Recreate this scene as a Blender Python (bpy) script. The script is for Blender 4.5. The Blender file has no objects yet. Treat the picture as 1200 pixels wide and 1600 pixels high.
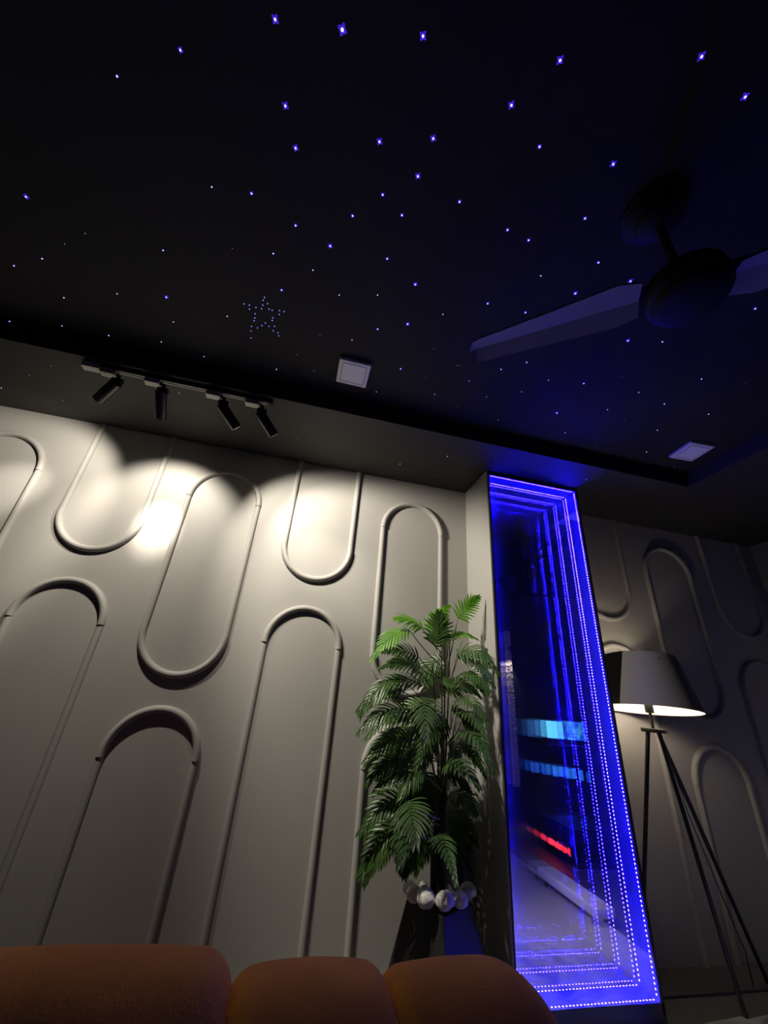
import bpy, bmesh, math, random
from mathutils import Vector, Matrix, noise
random.seed(7)
PI = math.pi
SC = bpy.context.scene
COL = SC.collection

# ------------------------------------------------------------------ scale
S = 2.35                     # metres per plan unit; plan: x along the moulded wall, y into it (wall face y=0), z up (eye level 0)
FLOOR_Z, BORDER_Z, CEIL_Z = -0.5, 0.611, 0.656
def U(x, y, z): return Vector((S * x, S * y, S * (z - FLOOR_Z)))

# ------------------------------------------------------------------ camera
F_PX = 587.6
PITCH, ROLL, YAW = 0.45024, 0.083052, 0.198077
def cam_axes():
    cy, sy, cp, sp = math.cos(YAW), math.sin(YAW), math.cos(PITCH), math.sin(PITCH)
    fwd = Vector((sy * cp, cy * cp, sp)); right = Vector((cy, -sy, 0)); up = right.cross(fwd)
    cr, sr = math.cos(ROLL), math.sin(ROLL)
    return cr * right + sr * up, -sr * right + cr * up, fwd
RIGHT, UP, FWD = cam_axes()
EYE = Vector((0, -1, 0))
cd = bpy.data.cameras.new('camera'); cam = bpy.data.objects.new('camera', cd); COL.objects.link(cam)
cd.sensor_fit = 'HORIZONTAL'; cd.sensor_width = 36; cd.lens = F_PX / 1200 * 36; cd.clip_start = 0.02
m3 = Matrix((RIGHT, UP, -FWD)).transposed()
cam.matrix_world = Matrix.Translation(U(*EYE)) @ m3.to_4x4()
SC.camera = cam
def P(px, py, axis, val):
    """plan point where the sight line of a photo pixel meets the plane axis=val"""
    d = RIGHT * ((px - 600) / F_PX) - UP * ((py - 800) / F_PX) + FWD
    t = (val - EYE[axis]) / d[axis]
    return EYE + d * t

# ------------------------------------------------------------------ world, exposure, lamp levels
SC.view_settings.view_transform = 'Standard'; SC.view_settings.look = 'None'
SC.view_settings.exposure = 0.0; SC.view_settings.gamma = 1.0
SC.view_settings.use_curve_mapping = False
w = bpy.data.worlds.new('world'); SC.world = w; w.use_nodes = True
w.node_tree.nodes['Background'].inputs[0].default_value = (0.5, 0.45, 0.5, 1)
w.node_tree.nodes['Background'].inputs[1].default_value = 0.0
SPOT_W = [40, 51, 49, 53]        # wide spill of each head
BEAM_W = [40, 100, 26, 12]       # narrow beam of each head
SPOT_COL = (1.0, 0.91, 0.76)
BULB_EMIT = 120.0
LED_EMIT = (14.0, 6.5, 2800.0)
STAR_CORE, STAR_HALO = 2.2, 1.0
c = SC.cycles
c.use_denoising = True; c.max_bounces = 24; c.glossy_bounces = 18; c.transparent_max_bounces = 24
c.transmission_bounces = 8; c.diffuse_bounces = 4; c.sample_clamp_indirect = 0.0; c.caustics_reflective = False; c.caustics_refractive = False

# ------------------------------------------------------------------ materials
MATS = {}
def mat(name, col, rough=0.5, metal=0.0, spec=0.5, emit=None, estr=1.0, bump=None, vary=None, sheen=0.0, coat=0.0, nolight=False, trans=0.0, tcol=None):
    m = bpy.data.materials.new(name); m.use_nodes = True; nt = m.node_tree; b = nt.nodes['Principled BSDF']
    b.inputs['Base Color'].default_value = (*col, 1); b.inputs['Roughness'].default_value = rough
    b.inputs['Metallic'].default_value = metal; b.inputs['Specular IOR Level'].default_value = spec
    b.inputs['Sheen Weight'].default_value = sheen; b.inputs['Coat Weight'].default_value = coat
    if emit: b.inputs['Emission Color'].default_value = (*emit, 1); b.inputs['Emission Strength'].default_value = estr
    tc = None
    if bump or vary:
        tc = nt.nodes.new('ShaderNodeTexCoord')
    if bump:
        sc_, st = bump
        n = nt.nodes.new('ShaderNodeTexNoise'); n.inputs['Scale'].default_value = sc_; n.inputs['Detail'].default_value = 6
        bp = nt.nodes.new('ShaderNodeBump'); bp.inputs['Strength'].default_value = st; bp.inputs['Distance'].default_value = 0.01
        nt.links.new(tc.outputs['Object'], n.inputs['Vector']); nt.links.new(n.outputs['Fac'], bp.inputs['Height'])
        nt.links.new(bp.outputs['Normal'], b.inputs['Normal'])
    if vary:
        sc_, amt = vary
        n = nt.nodes.new('ShaderNodeTexNoise'); n.inputs['Scale'].default_value = sc_; n.inputs['Detail'].default_value = 4
        r = nt.nodes.new('ShaderNodeValToRGB')
        r.color_ramp.elements[0].position = 0.3; r.color_ramp.elements[1].position = 0.7
        r.color_ramp.elements[0].color = (*[max(0, v * (1 - amt)) for v in col], 1)
        r.color_ramp.elements[1].color = (*[min(1, v * (1 + amt)) for v in col], 1)
        nt.links.new(tc.outputs['Object'], n.inputs['Vector']); nt.links.new(n.outputs['Fac'], r.inputs['Fac'])
        nt.links.new(r.outputs['Color'], b.inputs['Base Color'])
    if trans:
        tr = nt.nodes.new('ShaderNodeBsdfTranslucent'); tr.inputs[0].default_value = (*(tcol or [min(1, v * 1.6) for v in col]), 1)
        mx = nt.nodes.new('ShaderNodeMixShader'); mx.inputs[0].default_value = trans
        out = nt.nodes['Material Output']
        nt.links.new(b.outputs[0], mx.inputs[1]); nt.links.new(tr.outputs[0], mx.inputs[2]); nt.links.new(mx.outputs[0], out.inputs[0])
    if nolight: m.cycles.emission_sampling = 'NONE'
    MATS[name] = m
    return m
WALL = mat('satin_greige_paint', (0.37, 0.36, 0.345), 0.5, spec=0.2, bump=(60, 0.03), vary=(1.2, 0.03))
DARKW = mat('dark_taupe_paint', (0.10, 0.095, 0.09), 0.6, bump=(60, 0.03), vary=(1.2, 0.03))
CEIL = mat('matt_black_ceiling_paint', (0.026, 0.025, 0.024), 0.75, spec=0.25, bump=(90, 0.04))
BORD = mat('dark_border_paint', (0.040, 0.039, 0.037), 0.6, spec=0.3, bump=(90, 0.04))
FLOOR = mat('grey_floor_tile', (0.16, 0.155, 0.16), 0.35, vary=(3, 0.12))
BLACK = mat('black_powder_coat', (0.010, 0.010, 0.011), 0.32, spec=0.5)
BLACKM = mat('black_matt_plastic', (0.012, 0.012, 0.013), 0.55, spec=0.35)
ADAPT = mat('grey_adapter_plastic', (0.60, 0.58, 0.55), 0.5)
FANM = mat('black_fan_lacquer', (0.008, 0.008, 0.009), 0.65, spec=0.3)
WHITE = mat('white_plastic', (0.90, 0.88, 0.88), 0.45)
DIFF = mat('frosted_panel', (0.94, 0.92, 0.92), 0.5)
RUG = mat('pale_rug', (0.55, 0.53, 0.55), 0.95, spec=0.1, bump=(150, 0.4), vary=(4, 0.1))
SOFA = mat('tan_velvet', (0.80, 0.35, 0.075), 0.85, spec=0.0, bump=(220, 0.15), vary=(9, 0.12), sheen=0.45)
sb = SOFA.node_tree.nodes['Principled BSDF']; sb.inputs['Sheen Tint'].default_value = (1.0, 0.5, 0.2, 1); sb.inputs['Sheen Roughness'].default_value = 0.35
LEAF = mat('palm_leaf', (0.046, 0.104, 0.022), 0.36, spec=0.45, vary=(14, 0.35), trans=0.25)
LEAFY = mat('bright_palm_leaf', (0.13, 0.36, 0.02), 0.42, spec=0.45, vary=(14, 0.3), trans=0.35)  # brighter, yellower green for some of the upper fronds
CANE = mat('palm_cane', (0.16, 0.15, 0.06), 0.5, vary=(20, 0.3))
BARK = mat('dark_palm_trunk', (0.020, 0.017, 0.013), 0.9, bump=(60, 0.6))
SOIL = mat('dark_soil', (0.012, 0.010, 0.008), 0.95, bump=(80, 0.8))
STONE = mat('white_pebble', (0.74, 0.72, 0.68), 0.4, bump=(30, 0.15), vary=(12, 0.1))
SHADE = mat('grey_lampshade_fabric', (0.16, 0.155, 0.15), 0.9, spec=0.15, bump=(300, 0.15), trans=0.14, tcol=(0.5, 0.47, 0.42))
BLADE = mat('dark_grey_fan_blade', (0.32, 0.31, 0.32), 0.6, spec=0.3)
LINING = mat('white_shade_lining', (0.82, 0.78, 0.70), 0.7, trans=0.09)
BULB = mat('lit_bulb', (1, 0.95, 0.85), 0.4, emit=(1.0, 0.86, 0.66), estr=BULB_EMIT)
LENS = mat('lit_spot_lens', (0.9, 0.9, 0.85), 0.3, emit=(1.0, 0.88, 0.68), estr=30, nolight=True)
STRIP = mat('white_led_tape', (0.30, 0.30, 0.32), 0.5)
LEDM = mat('lit_blue_led', (0.5, 0.5, 0.6), 0.4, emit=LED_EMIT, estr=1.0)
CAV = mat('mirror_cavity_lining', (0.14, 0.14, 0.16), 0.5)
CORE = mat('lit_star_fibre', (0.8, 0.8, 1), 0.3, emit=(0.50, 0.40, 1.0), estr=STAR_CORE, nolight=True)
SHALO = mat('lit_blue_star_halo', (0.05, 0.02, 0.3), 0.3, emit=(0.030, 0.012, 0.50), estr=STAR_HALO, nolight=True)  # blue halo of glow round each star, put into emission
DOTM = mat('lit_violet_dot', (0.3, 0.3, 0.8), 0.3, emit=(0.28, 0.21, 0.9), estr=1.3, nolight=True)
YCORE = mat('lit_pale_star_fibre', (0.8, 0.8, 0.7), 0.3, emit=(0.30, 0.27, 0.24), estr=1.0, nolight=True)
SCREEN = mat('lit_cyan_screen', (0.05, 0.1, 0.15), 0.3, emit=(0.12, 0.62, 1.0), estr=1.6)
FIRE = mat('lit_red_embers', (0.1, 0.01, 0.01), 0.5, emit=(1.0, 0.03, 0.06), estr=2.2)
CRYST = mat('textured_silver_panel', (0.72, 0.68, 0.62), 0.3, bump=(40, 1.0))
def mix_mirror():
    m = bpy.data.materials.new('half_silvered_glass'); m.use_nodes = True; nt = m.node_tree
    for n in list(nt.nodes):
        if n.type == 'BSDF_PRINCIPLED': nt.nodes.remove(n)
    g = nt.nodes.new('ShaderNodeBsdfGlossy'); g.inputs['Roughness'].default_value = 0.0; g.inputs['Color'].default_value = (0.93, 0.93, 0.95, 1)
    t = nt.nodes.new('ShaderNodeBsdfTransparent'); t.inputs['Color'].default_value = (0.92, 0.92, 0.96, 1)
    mx = nt.nodes.new('ShaderNodeMixShader'); mx.inputs[0].default_value = 0.5
    lw = nt.nodes.new('ShaderNodeLayerWeight'); lw.inputs['Blend'].default_value = 0.5
    pw = nt.nodes.new('ShaderNodeMath'); pw.operation = 'POWER'; pw.inputs[1].default_value = 3.0
    mr = nt.nodes.new('ShaderNodeMapRange'); mr.inputs['To Min'].default_value = 0.45; mr.inputs['To Max'].default_value = 1.0
    nt.links.new(lw.outputs['Facing'], pw.inputs[0]); nt.links.new(pw.outputs[0], mr.inputs['Value']); nt.links.new(mr.outputs['Result'], mx.inputs[0])
    d = nt.nodes.new('ShaderNodeBsdfTranslucent'); d.inputs['Color'].default_value = (0.8, 0.8, 0.8, 1)
    m2 = nt.nodes.new('ShaderNodeMixShader'); m2.inputs[0].default_value = 0.006
    nt.links.new(t.outputs[0], mx.inputs[1]); nt.links.new(g.outputs[0], mx.inputs[2])
    nt.links.new(mx.outputs[0], m2.inputs[1]); nt.links.new(d.outputs[0], m2.inputs[2])
    nt.links.new(m2.outputs[0], nt.nodes['Material Output'].inputs[0])
    return m
HALF = mix_mirror()
def full_mirror():
    m = bpy.data.materials.new('silvered_back_mirror'); m.use_nodes = True; nt = m.node_tree
    b = nt.nodes['Principled BSDF']; b.inputs['Base Color'].default_value = (0.76, 0.76, 0.80, 1)
    b.inputs['Metallic'].default_value = 1; b.inputs['Roughness'].default_value = 0.0
    return m
MIRR = full_mirror()
def screen_mat():
    m = mat('lit_mottled_blue_screen', (0.03, 0.08, 0.15), 0.3, emit=(0.05, 0.3, 0.9), estr=1.2); nt = m.node_tree; b = nt.nodes['Principled BSDF']
    tc = nt.nodes.new('ShaderNodeTexCoord'); n = nt.nodes.new('ShaderNodeTexNoise'); n.inputs['Scale'].default_value = 9; n.inputs['Detail'].default_value = 5
    r = nt.nodes.new('ShaderNodeValToRGB'); r.color_ramp.elements[0].position = 0.4; r.color_ramp.elements[1].position = 0.62
    r.color_ramp.elements[0].color = (0.01, 0.08, 0.6, 1); r.color_ramp.elements[1].color = (0.10, 0.6, 1, 1)
    nt.links.new(tc.outputs['Object'], n.inputs['Vector']); nt.links.new(n.outputs['Fac'], r.inputs['Fac']); nt.links.new(r.outputs['Color'], b.inputs['Emission Color'])
    return m
SCREEN2 = screen_mat()

# ------------------------------------------------------------------ mesh helpers (all in metres)
def rot_to(d):
    d = d.normalized(); a = Vector((0, 0, 1)) if abs(d.z) < 0.95 else Vector((1, 0, 0))
    x = a.cross(d).normalized(); y = d.cross(x)
    return x, y, d
class MB:
    def __init__(s): s.v = []; s.f = []
    def add(s, vs, fs):
        o = len(s.v); s.v += [Vector(v) for v in vs]; s.f += [tuple(i + o for i in f) for f in fs]; return s
    def box(s, lo, hi):
        (a, b, c_), (d, e, f) = lo, hi
        vs = [(a, b, c_), (d, b, c_), (d, e, c_), (a, e, c_), (a, b, f), (d, b, f), (d, e, f), (a, e, f)]
        return s.add(vs, [(3, 2, 1, 0), (4, 5, 6, 7), (0, 1, 5, 4), (1, 2, 6, 5), (2, 3, 7, 6), (3, 0, 4, 7)])
    def ubox(s, lo, hi): return s.box(U(*lo), U(*hi))
    def tube(s, pts, rad, n=10, cap=True):
        pts = [Vector(p) for p in pts]; N = len(pts)
        if not hasattr(rad, '__len__'): rad = [rad] * N
        px = None; o = len(s.v)
        for i, p in enumerate(pts):
            d = (pts[min(i + 1, N - 1)] - pts[max(i - 1, 0)]).normalized()
            if px is None: px, _, _ = rot_to(d)
            px = (px - d * px.dot(d)).normalized(); py = d.cross(px)
            for k in range(n):
                a = 2 * PI * k / n; s.v.append(p + (px * math.cos(a) + py * math.sin(a)) * rad[i])
        for i in range(N - 1):
            for k in range(n):
                s.f.append((o + i * n + k, o + i * n + (k + 1) % n, o + (i + 1) * n + (k + 1) % n, o + (i + 1) * n + k))
        if cap:
            s.f.append(tuple(o + k for k in reversed(range(n)))); s.f.append(tuple(o + (N - 1) * n + k for k in range(n)))
        return s
    def lathe(s, prof, origin, axis=Vector((0, 0, 1)), n=40):
        """prof: list of (radius, height)"""
        x, y, d = rot_to(Vector(axis)); o = len(s.v); origin = Vector(origin)
        for r, h in prof:
            for k in range(n):
                a = 2 * PI * k / n; s.v.append(origin + d * h + (x * math.cos(a) + y * math.sin(a)) * max(r, 1e-5))
        for i in range(len(prof) - 1):
            for k in range(n):
                s.f.append((o + i * n + k, o + i * n + (k + 1) % n, o + (i + 1) * n + (k + 1) % n, o + (i + 1) * n + k))
        return s
    def ball(s, p, r, nu=10, nv=6, sc=(1, 1, 1)):
        p = Vector(p); o = len(s.v)
        for i in range(nv + 1):
            th = PI * i / nv
            for k in range(nu):
                a = 2 * PI * k / nu
                s.v.append(p + Vector((r * sc[0] * math.sin(th) * math.cos(a), r * sc[1] * math.sin(th) * math.sin(a), r * sc[2] * math.cos(th))))
        for i in range(nv):
            for k in range(nu):
                s.f.append((o + i * nu + k, o + (i + 1) * nu + k, o + (i + 1) * nu + (k + 1) % nu, o + i * nu + (k + 1) % nu))
        return s
    def soft_box(s, lo, hi, r, n=14, puff=0.0):
        lo, hi = Vector(lo), Vector(hi); o = len(s.v); idx = {}
        ctr = (lo + hi) / 2; half = (hi - lo) / 2
        r = min(r, *[h * 0.98 for h in half])
        def coord(i, ax):
            # grid denser near the rounded ends
            t = i / n; q = min(1, r * 1.3 / half[ax]) * 0.5
            if t < 0.35: u = t / 0.35 * q
            elif t > 0.65: u = 1 - (1 - t) / 0.35 * q
            else: u = q + (t - 0.35) / 0.3 * (1 - 2 * q)
            return -half[ax] + 2 * half[ax] * u
        def vert(i, j, k):
            key = (i, j, k)
            if key not in idx:
                p = Vector((coord(i, 0), coord(j, 1), coord(k, 2)))
                q = Vector([max(-half[a] + r, min(half[a] - r, p[a])) for a in range(3)])
                d = p - q
                if d.length > 1e-9: p = q + d.normalized() * r
                if puff:
                    e = [1 - (p[a] / half[a]) ** 2 for a in range(3)]
                    for a in range(3):
                        b_, c__ = (a + 1) % 3, (a + 2) % 3
                        p[a] += puff * (p[a] / half[a]) * max(0, e[b_]) * max(0, e[c__])
                s.v.append(ctr + p); idx[key] = len(s.v) - 1
            return idx[key]
        for a in range(n):
            for b in range(n):
                s.f.append((vert(a, b, 0), vert(a, b + 1, 0), vert(a + 1, b + 1, 0), vert(a + 1, b, 0)))
                s.f.append((vert(a, b, n), vert(a + 1, b, n), vert(a + 1, b + 1, n), vert(a, b + 1, n)))
                s.f.append((vert(a, 0, b), vert(a + 1, 0, b), vert(a + 1, 0, b + 1), vert(a, 0, b + 1)))
                s.f.append((vert(a, n, b), vert(a, n, b + 1), vert(a + 1, n, b + 1), vert(a + 1, n, b)))
                s.f.append((vert(0, a, b), vert(0, a, b + 1), vert(0, a + 1, b + 1), vert(0, a + 1, b)))
                s.f.append((vert(n, a, b), vert(n, a + 1, b), vert(n, a + 1, b + 1), vert(n, a, b + 1)))
        return s
    def build(s, name, m, parent=None, smooth=True, angle=40, origin=None, bevel=0):
        me = bpy.data.meshes.new(name)
        o = origin
        if o is None and parent is None:
            lo = Vector([min(v[i] for v in s.v) for i in range(3)]); hi = Vector([max(v[i] for v in s.v) for i in range(3)])
            o = Vector(((lo.x + hi.x) / 2, (lo.y + hi.y) / 2, lo.z))
        if parent is not None: o = parent.matrix_world.translation if origin is None else origin
        me.from_pydata([tuple(v - o) for v in s.v], [], s.f); me.update()
        ob = bpy.data.objects.new(name, me); COL.objects.link(ob)
        if parent is not None:
            ob.parent = parent; ob.matrix_parent_inverse = Matrix.Identity(4)
            ob.location = o - parent.matrix_world.translation
        else: ob.location = o
        ob.matrix_world = Matrix.Translation(o)
        me.materials.append(m)
        if smooth:
            for p in me.polygons: p.use_smooth = True
            me.set_sharp_from_angle(angle=math.radians(angle))
        if bevel:
            md = ob.modifiers.new('bevel', 'BEVEL'); md.width = bevel; md.segments = 3; md.limit_method = 'ANGLE'
        return ob
def thing(name, loc, label, cat, group=None):
    o = bpy.data.objects.new(name, None); COL.objects.link(o); o.location = loc; o.empty_display_size = 0.05
    o.matrix_world = Matrix.Translation(loc)
    return tag(o, label, cat, group)
def tag(o, label, cat, group=None):
    o['label'] = label; o['category'] = cat
    if group: o['group'] = group
    return o
def struct(o): o['kind'] = 'structure'; return o
ORD = 'first second third fourth fifth sixth seventh eighth ninth tenth eleventh twelfth thirteenth fourteenth fifteenth sixteenth seventeenth eighteenth nineteenth twentieth'.split()
def ordinal(n):
    if n < 20: return ORD[n]
    return {2: 'twenty', 3: 'thirty', 4: 'forty'}[(n + 1) // 10] + '-' + ORD[(n + 1) % 10 - 1] if (n + 1) % 10 else {3: 'thirtieth', 4: 'fortieth'}[(n + 1) // 10]

# ------------------------------------------------------------------ the room
XL, XR, YR = -1.25, 1.63, -1.62
T = 0.04
struct(MB().ubox((XL - T, 0, FLOOR_Z), (XR + T, T, CEIL_Z)).build('wall_front', WALL, smooth=False))
struct(MB().ubox((XR, YR, FLOOR_Z), (XR + T, 0, CEIL_Z)).build('wall_right', WALL, smooth=False))
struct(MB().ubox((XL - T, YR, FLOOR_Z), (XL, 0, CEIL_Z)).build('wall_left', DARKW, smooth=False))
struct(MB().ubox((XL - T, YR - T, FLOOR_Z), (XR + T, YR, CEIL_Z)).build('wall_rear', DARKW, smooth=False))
struct(MB().ubox((XL - T, YR - T, FLOOR_Z - 0.03), (XR + T, T, FLOOR_Z)).build('floor', FLOOR, smooth=False))
struct(MB().ubox((XL - T, YR - T, CEIL_Z), (XR + T, T, CEIL_Z + 0.04)).build('ceiling', CEIL, smooth=False))
TX0, TX1, TY0, TY1 = -0.98, 1.044, -1.36, -0.2655
b = MB()
b.ubox((XL, TY1, BORDER_Z), (XR, 0, CEIL_Z)); b.ubox((XL, YR, BORDER_Z), (XR, TY0, CEIL_Z))
b.ubox((XL, TY0, BORDER_Z), (TX0, TY1, CEIL_Z)); b.ubox((TX1, TY0, BORDER_Z), (XR, TY1, CEIL_Z))
struct(b.build('ceiling_border', BORD, smooth=False))
# darker floor margin along the moulded wall and beside it the paler floor
MARG = mat('dark_floor_margin', (0.10, 0.095, 0.10), 0.5)
struct(MB().ubox((0.785, -0.078, FLOOR_Z), (XR, 0.0, FLOOR_Z + 0.004)).build('baseboard_front', MARG, smooth=False))
# column that carries the mirror: two cheeks, a back and a plinth, open at the front
MX0, MX1, MYF, MYB = 0.4705, 0.7675, -0.1445, -0.112
b = MB()
b.ubox((0.4665, -0.1455, FLOOR_Z), (MX0, 0, BORDER_Z)); b.ubox((MX1, -0.1405, FLOOR_Z), (0.7705, 0, BORDER_Z))
b.ubox((MX0, MYB + 0.001, FLOOR_Z), (MX1, 0, BORDER_Z))
struct(b.build('wall_column', WALL, smooth=False))

# raised mouldings: half-round bead swept along straight runs and arcs
def sweep(mb, pts, width, height, closed=False):
    """pts: list of (x,z) plan points on the wall face y=0"""
    n = len(pts); prof = []
    for k in range(9):
        a = PI * k / 8
        prof.append((-math.cos(a) * width / 2, (math.sin(a) ** 0.75) * height))
    o = len(mb.v)
    for i, (x, z) in enumerate(pts):
        a = pts[(i - 1) % n] if closed or i > 0 else pts[i]; c_ = pts[(i + 1) % n] if closed or i < n - 1 else pts[i]
        d = Vector((c_[0] - a[0], c_[1] - a[1])).normalized(); nx, nz = -d.y, d.x
        for u, h in prof:
            p = U(x, 0, z); mb.v.append(p + Vector((nx * u, -h, nz * u)))
    m = len(prof)
    for i in range(n if closed else n - 1):
        j = (i + 1) % n
        for k in range(m - 1):
            mb.f.append((o + i * m + k, o + i * m + k + 1, o + j * m + k + 1, o + j * m + k))
    if not closed:
        mb.f.append(tuple(o + k for k in range(m))); mb.f.append(tuple(o + (n - 1) * m + k for k in reversed(range(m))))
HW = 0.0901
def arc(xc, zc, r, a0, a1, n=36):
    return [(xc + r * math.cos(math.radians(a0 + (a1 - a0) * i / n)), zc + r * math.sin(math.radians(a0 + (a1 - a0) * i / n))) for i in range(n + 1)]
SW, SH, AW, AH = 0.034, 0.020, 0.036, 0.025
def moulding(idx, xc, z0, z1, top_arc, bot_arc):
    mb = MB()
    zt = z1 - HW if top_arc else z1; zb = z0 + HW if bot_arc else z0
    for sx in (-1, 1): sweep(mb, [(xc + sx * HW, zb), (xc + sx * HW, zt)], SW, SH)
    if top_arc: sweep(mb, arc(xc, zt, HW, 180, 0), AW, AH)
    if bot_arc: sweep(mb, arc(xc, zb, HW, 180, 360), AW, AH)
    return struct(mb.build('trim_%d' % idx, WALL, angle=60))
k = 1
for xc in (-1.055, -0.516, 0.023, 0.936, 1.474):
    moulding(k, xc, 0.261, BORDER_Z, False, True); k += 1
    moulding(k, xc, FLOOR_Z, 0.183, True, False); k += 1
for xc in (-0.785, -0.247, 0.292, 1.205):
    moulding(k, xc, 0.004, 0.532, True, True); k += 1
    moulding(k, xc, FLOOR_Z, -0.064, True, False); k += 1

# ------------------------------------------------------------------ infinity mirror
root = thing('infinity_mirror', U((MX0 + MX1) / 2, -0.13, FLOOR_Z), 'tall infinity mirror edged with glowing blue LED dots on wall column', 'mirror')
ZB, ZT = -0.482, 0.608
f = MB()
f.ubox((MX0, -0.1455, ZB), (MX0 + 0.0042, MYB, ZT)); f.ubox((MX1 - 0.006, -0.1455, ZB), (MX1, MYB, ZT))
f.ubox((MX0, -0.1455, ZT - 0.006), (MX1, MYB, ZT)); f.ubox((MX0, -0.1455, FLOOR_Z), (MX1, MYB, ZB + 0.0145))
f.build('frame', BLACK, root, smooth=False)
IX0, IX1, IZ0, IZ1 = MX0 + 0.0042, MX1 - 0.006, ZB + 0.0145, ZT - 0.006
GY, BY = -0.1445, -0.1445 + 0.025
cv = MB(); t_ = 0.0008
cv.ubox((IX0, GY + 0.001, IZ0), (IX0 + t_, BY, IZ1)); cv.ubox((IX1 - t_, GY + 0.001, IZ0), (IX1, BY, IZ1))
cv.ubox((IX0 + t_, GY + 0.001, IZ0), (IX1 - t_, BY, IZ0 + t_)); cv.ubox((IX0 + t_, GY + 0.001, IZ1 - t_), (IX1 - t_, BY, IZ1))
cv.build('cavity_lining', CAV, root, smooth=False)
o1, o2, o3, o4 = U(IX0, GY, IZ0), U(IX1, GY, IZ0), U(IX1, GY, IZ1), U(IX0, GY, IZ1)
MB().add([o1, o2, o3, o4], [(0, 1, 2, 3)]).build('front_glass', HALF, root, smooth=False)
MB().ubox((IX0, BY, IZ0), (IX1, BY + 0.002, IZ1)).build('back_mirror', MIRR, root, smooth=False)
LY, SP = GY + 0.0058, 0.0071
beads = []   # (pos, normal, size rank, strip index)
def runs(a0, a1): n = int((a1 - a0) / SP); return [a0 + (a1 - a0) * (i + 0.5) / n for i in range(n)]
strips = []
def strip(lo, hi): return MB().ubox(lo, hi).build('led_strip', STRIP, root, smooth=False)
h_ = 0.0017
strips.append(strip((IX0 + t_, LY - h_, IZ0 + t_), (IX0 + t_ + 0.0006, LY + h_, IZ1 - t_)))
strips.append(strip((IX1 - t_ - 0.0006, LY - h_, IZ0 + t_), (IX1 - t_, LY + h_, IZ1 - t_)))
strips.append(strip((IX0 + 0.003, LY - h_, IZ0 + t_), (IX1 - 0.003, LY + h_, IZ0 + t_ + 0.0006)))
strips.append(strip((IX0 + 0.003, LY - h_, IZ1 - t_ - 0.0006), (IX1 - 0.003, LY + h_, IZ1 - t_)))
e = t_ + 0.0006
for z in runs(IZ0 + 0.004, IZ1 - 0.004): beads.append((Vector((IX0 + e, LY, z)), 0)); beads.append((Vector((IX1 - e, LY, z)), 1))
for x in runs(IX0 + 0.006, IX1 - 0.006): beads.append((Vector((x, LY, IZ0 + e)), 2)); beads.append((Vector((x, LY, IZ1 - e)), 3))
def near(bd): return (bd[0] - EYE).length + (0.6 if bd[1] == 0 else 0)
beads.sort(key=near)
def chip(si):
    a, y_, t2 = 0.0023, 0.0021, 0.0006
    return ((-t2, -y_, -a), (t2, y_, a)) if si < 2 else ((-a, -y_, -t2), (a, y_, t2))
bead_mesh = {}
for p, si in beads[:100]:
    if si not in bead_mesh:
        mb = MB().box(*chip(si)); mb.v = [v + U(*p) for v in mb.v]
        ob = mb.build('led_bead', LEDM, strips[si], smooth=False, origin=U(*p)); bead_mesh[si] = ob.data
    else:
        ob = bpy.data.objects.new('led_bead', bead_mesh[si]); COL.objects.link(ob); ob.parent = strips[si]
        ob.location = U(*p) - strips[si].matrix_world.translation
        ob.matrix_world = Matrix.Translation(U(*p))
rest = MB()
for p, si in beads[100:]:
    lo, hi = chip(si); q = U(*p); rest.box(q + Vector(lo), q + Vector(hi))
rest.build('led_beads', LEDM, root, smooth=False)['kind'] = 'stuff'

# ------------------------------------------------------------------ track lights
ry = -0.246
rail = thing('light_track', U(-0.31, ry, BORDER_Z), 'slim black light track fixed along the edge of the lowered ceiling border', 'light track')
MB().ubox((-0.545, ry - 0.007, BORDER_Z - 0.008), (-0.148, ry + 0.007, BORDER_Z)).build('rail', BLACKM, rail, smooth=False, bevel=0.001)
gr = MB(); gr.ubox((-0.52, ry + 0.0025, BORDER_Z - 0.0082), (-0.155, ry + 0.0045, BORDER_Z - 0.0078)); gr.ubox((-0.52, ry - 0.0045, BORDER_Z - 0.0082), (-0.155, ry - 0.0025, BORDER_Z - 0.0078))
gr.build('conductor_strip', ADAPT, rail, smooth=False)
MB().ubox((-0.551, ry - 0.0085, BORDER_Z - 0.0145), (-0.515, ry + 0.0085, BORDER_Z - 0.0005)).build('end_feed', ADAPT, rail, smooth=False, bevel=0.002)
MB().ubox((-0.150, ry - 0.0085, BORDER_Z - 0.011), (-0.142, ry + 0.0085, BORDER_Z)).build('end_cap', BLACKM, rail, smooth=False, bevel=0.002)
heads = [  # adapter x, barrel pivot x, photo target on the wall, label
    (-0.496, -0.4755, (10, 760), 'black track spotlight tilted furthest left, at the left end of the track'),
    (-0.406, -0.3815, (248, 818), 'black track spotlight pointing straight down, second from the left end'),
    (-0.275, -0.2505, (520, 890), 'black track spotlight tilted right, third along the track from left'),
    (-0.187, -0.1635, (575, 915), 'black track spotlight tilted right, at the right end of the track'),
]
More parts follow.
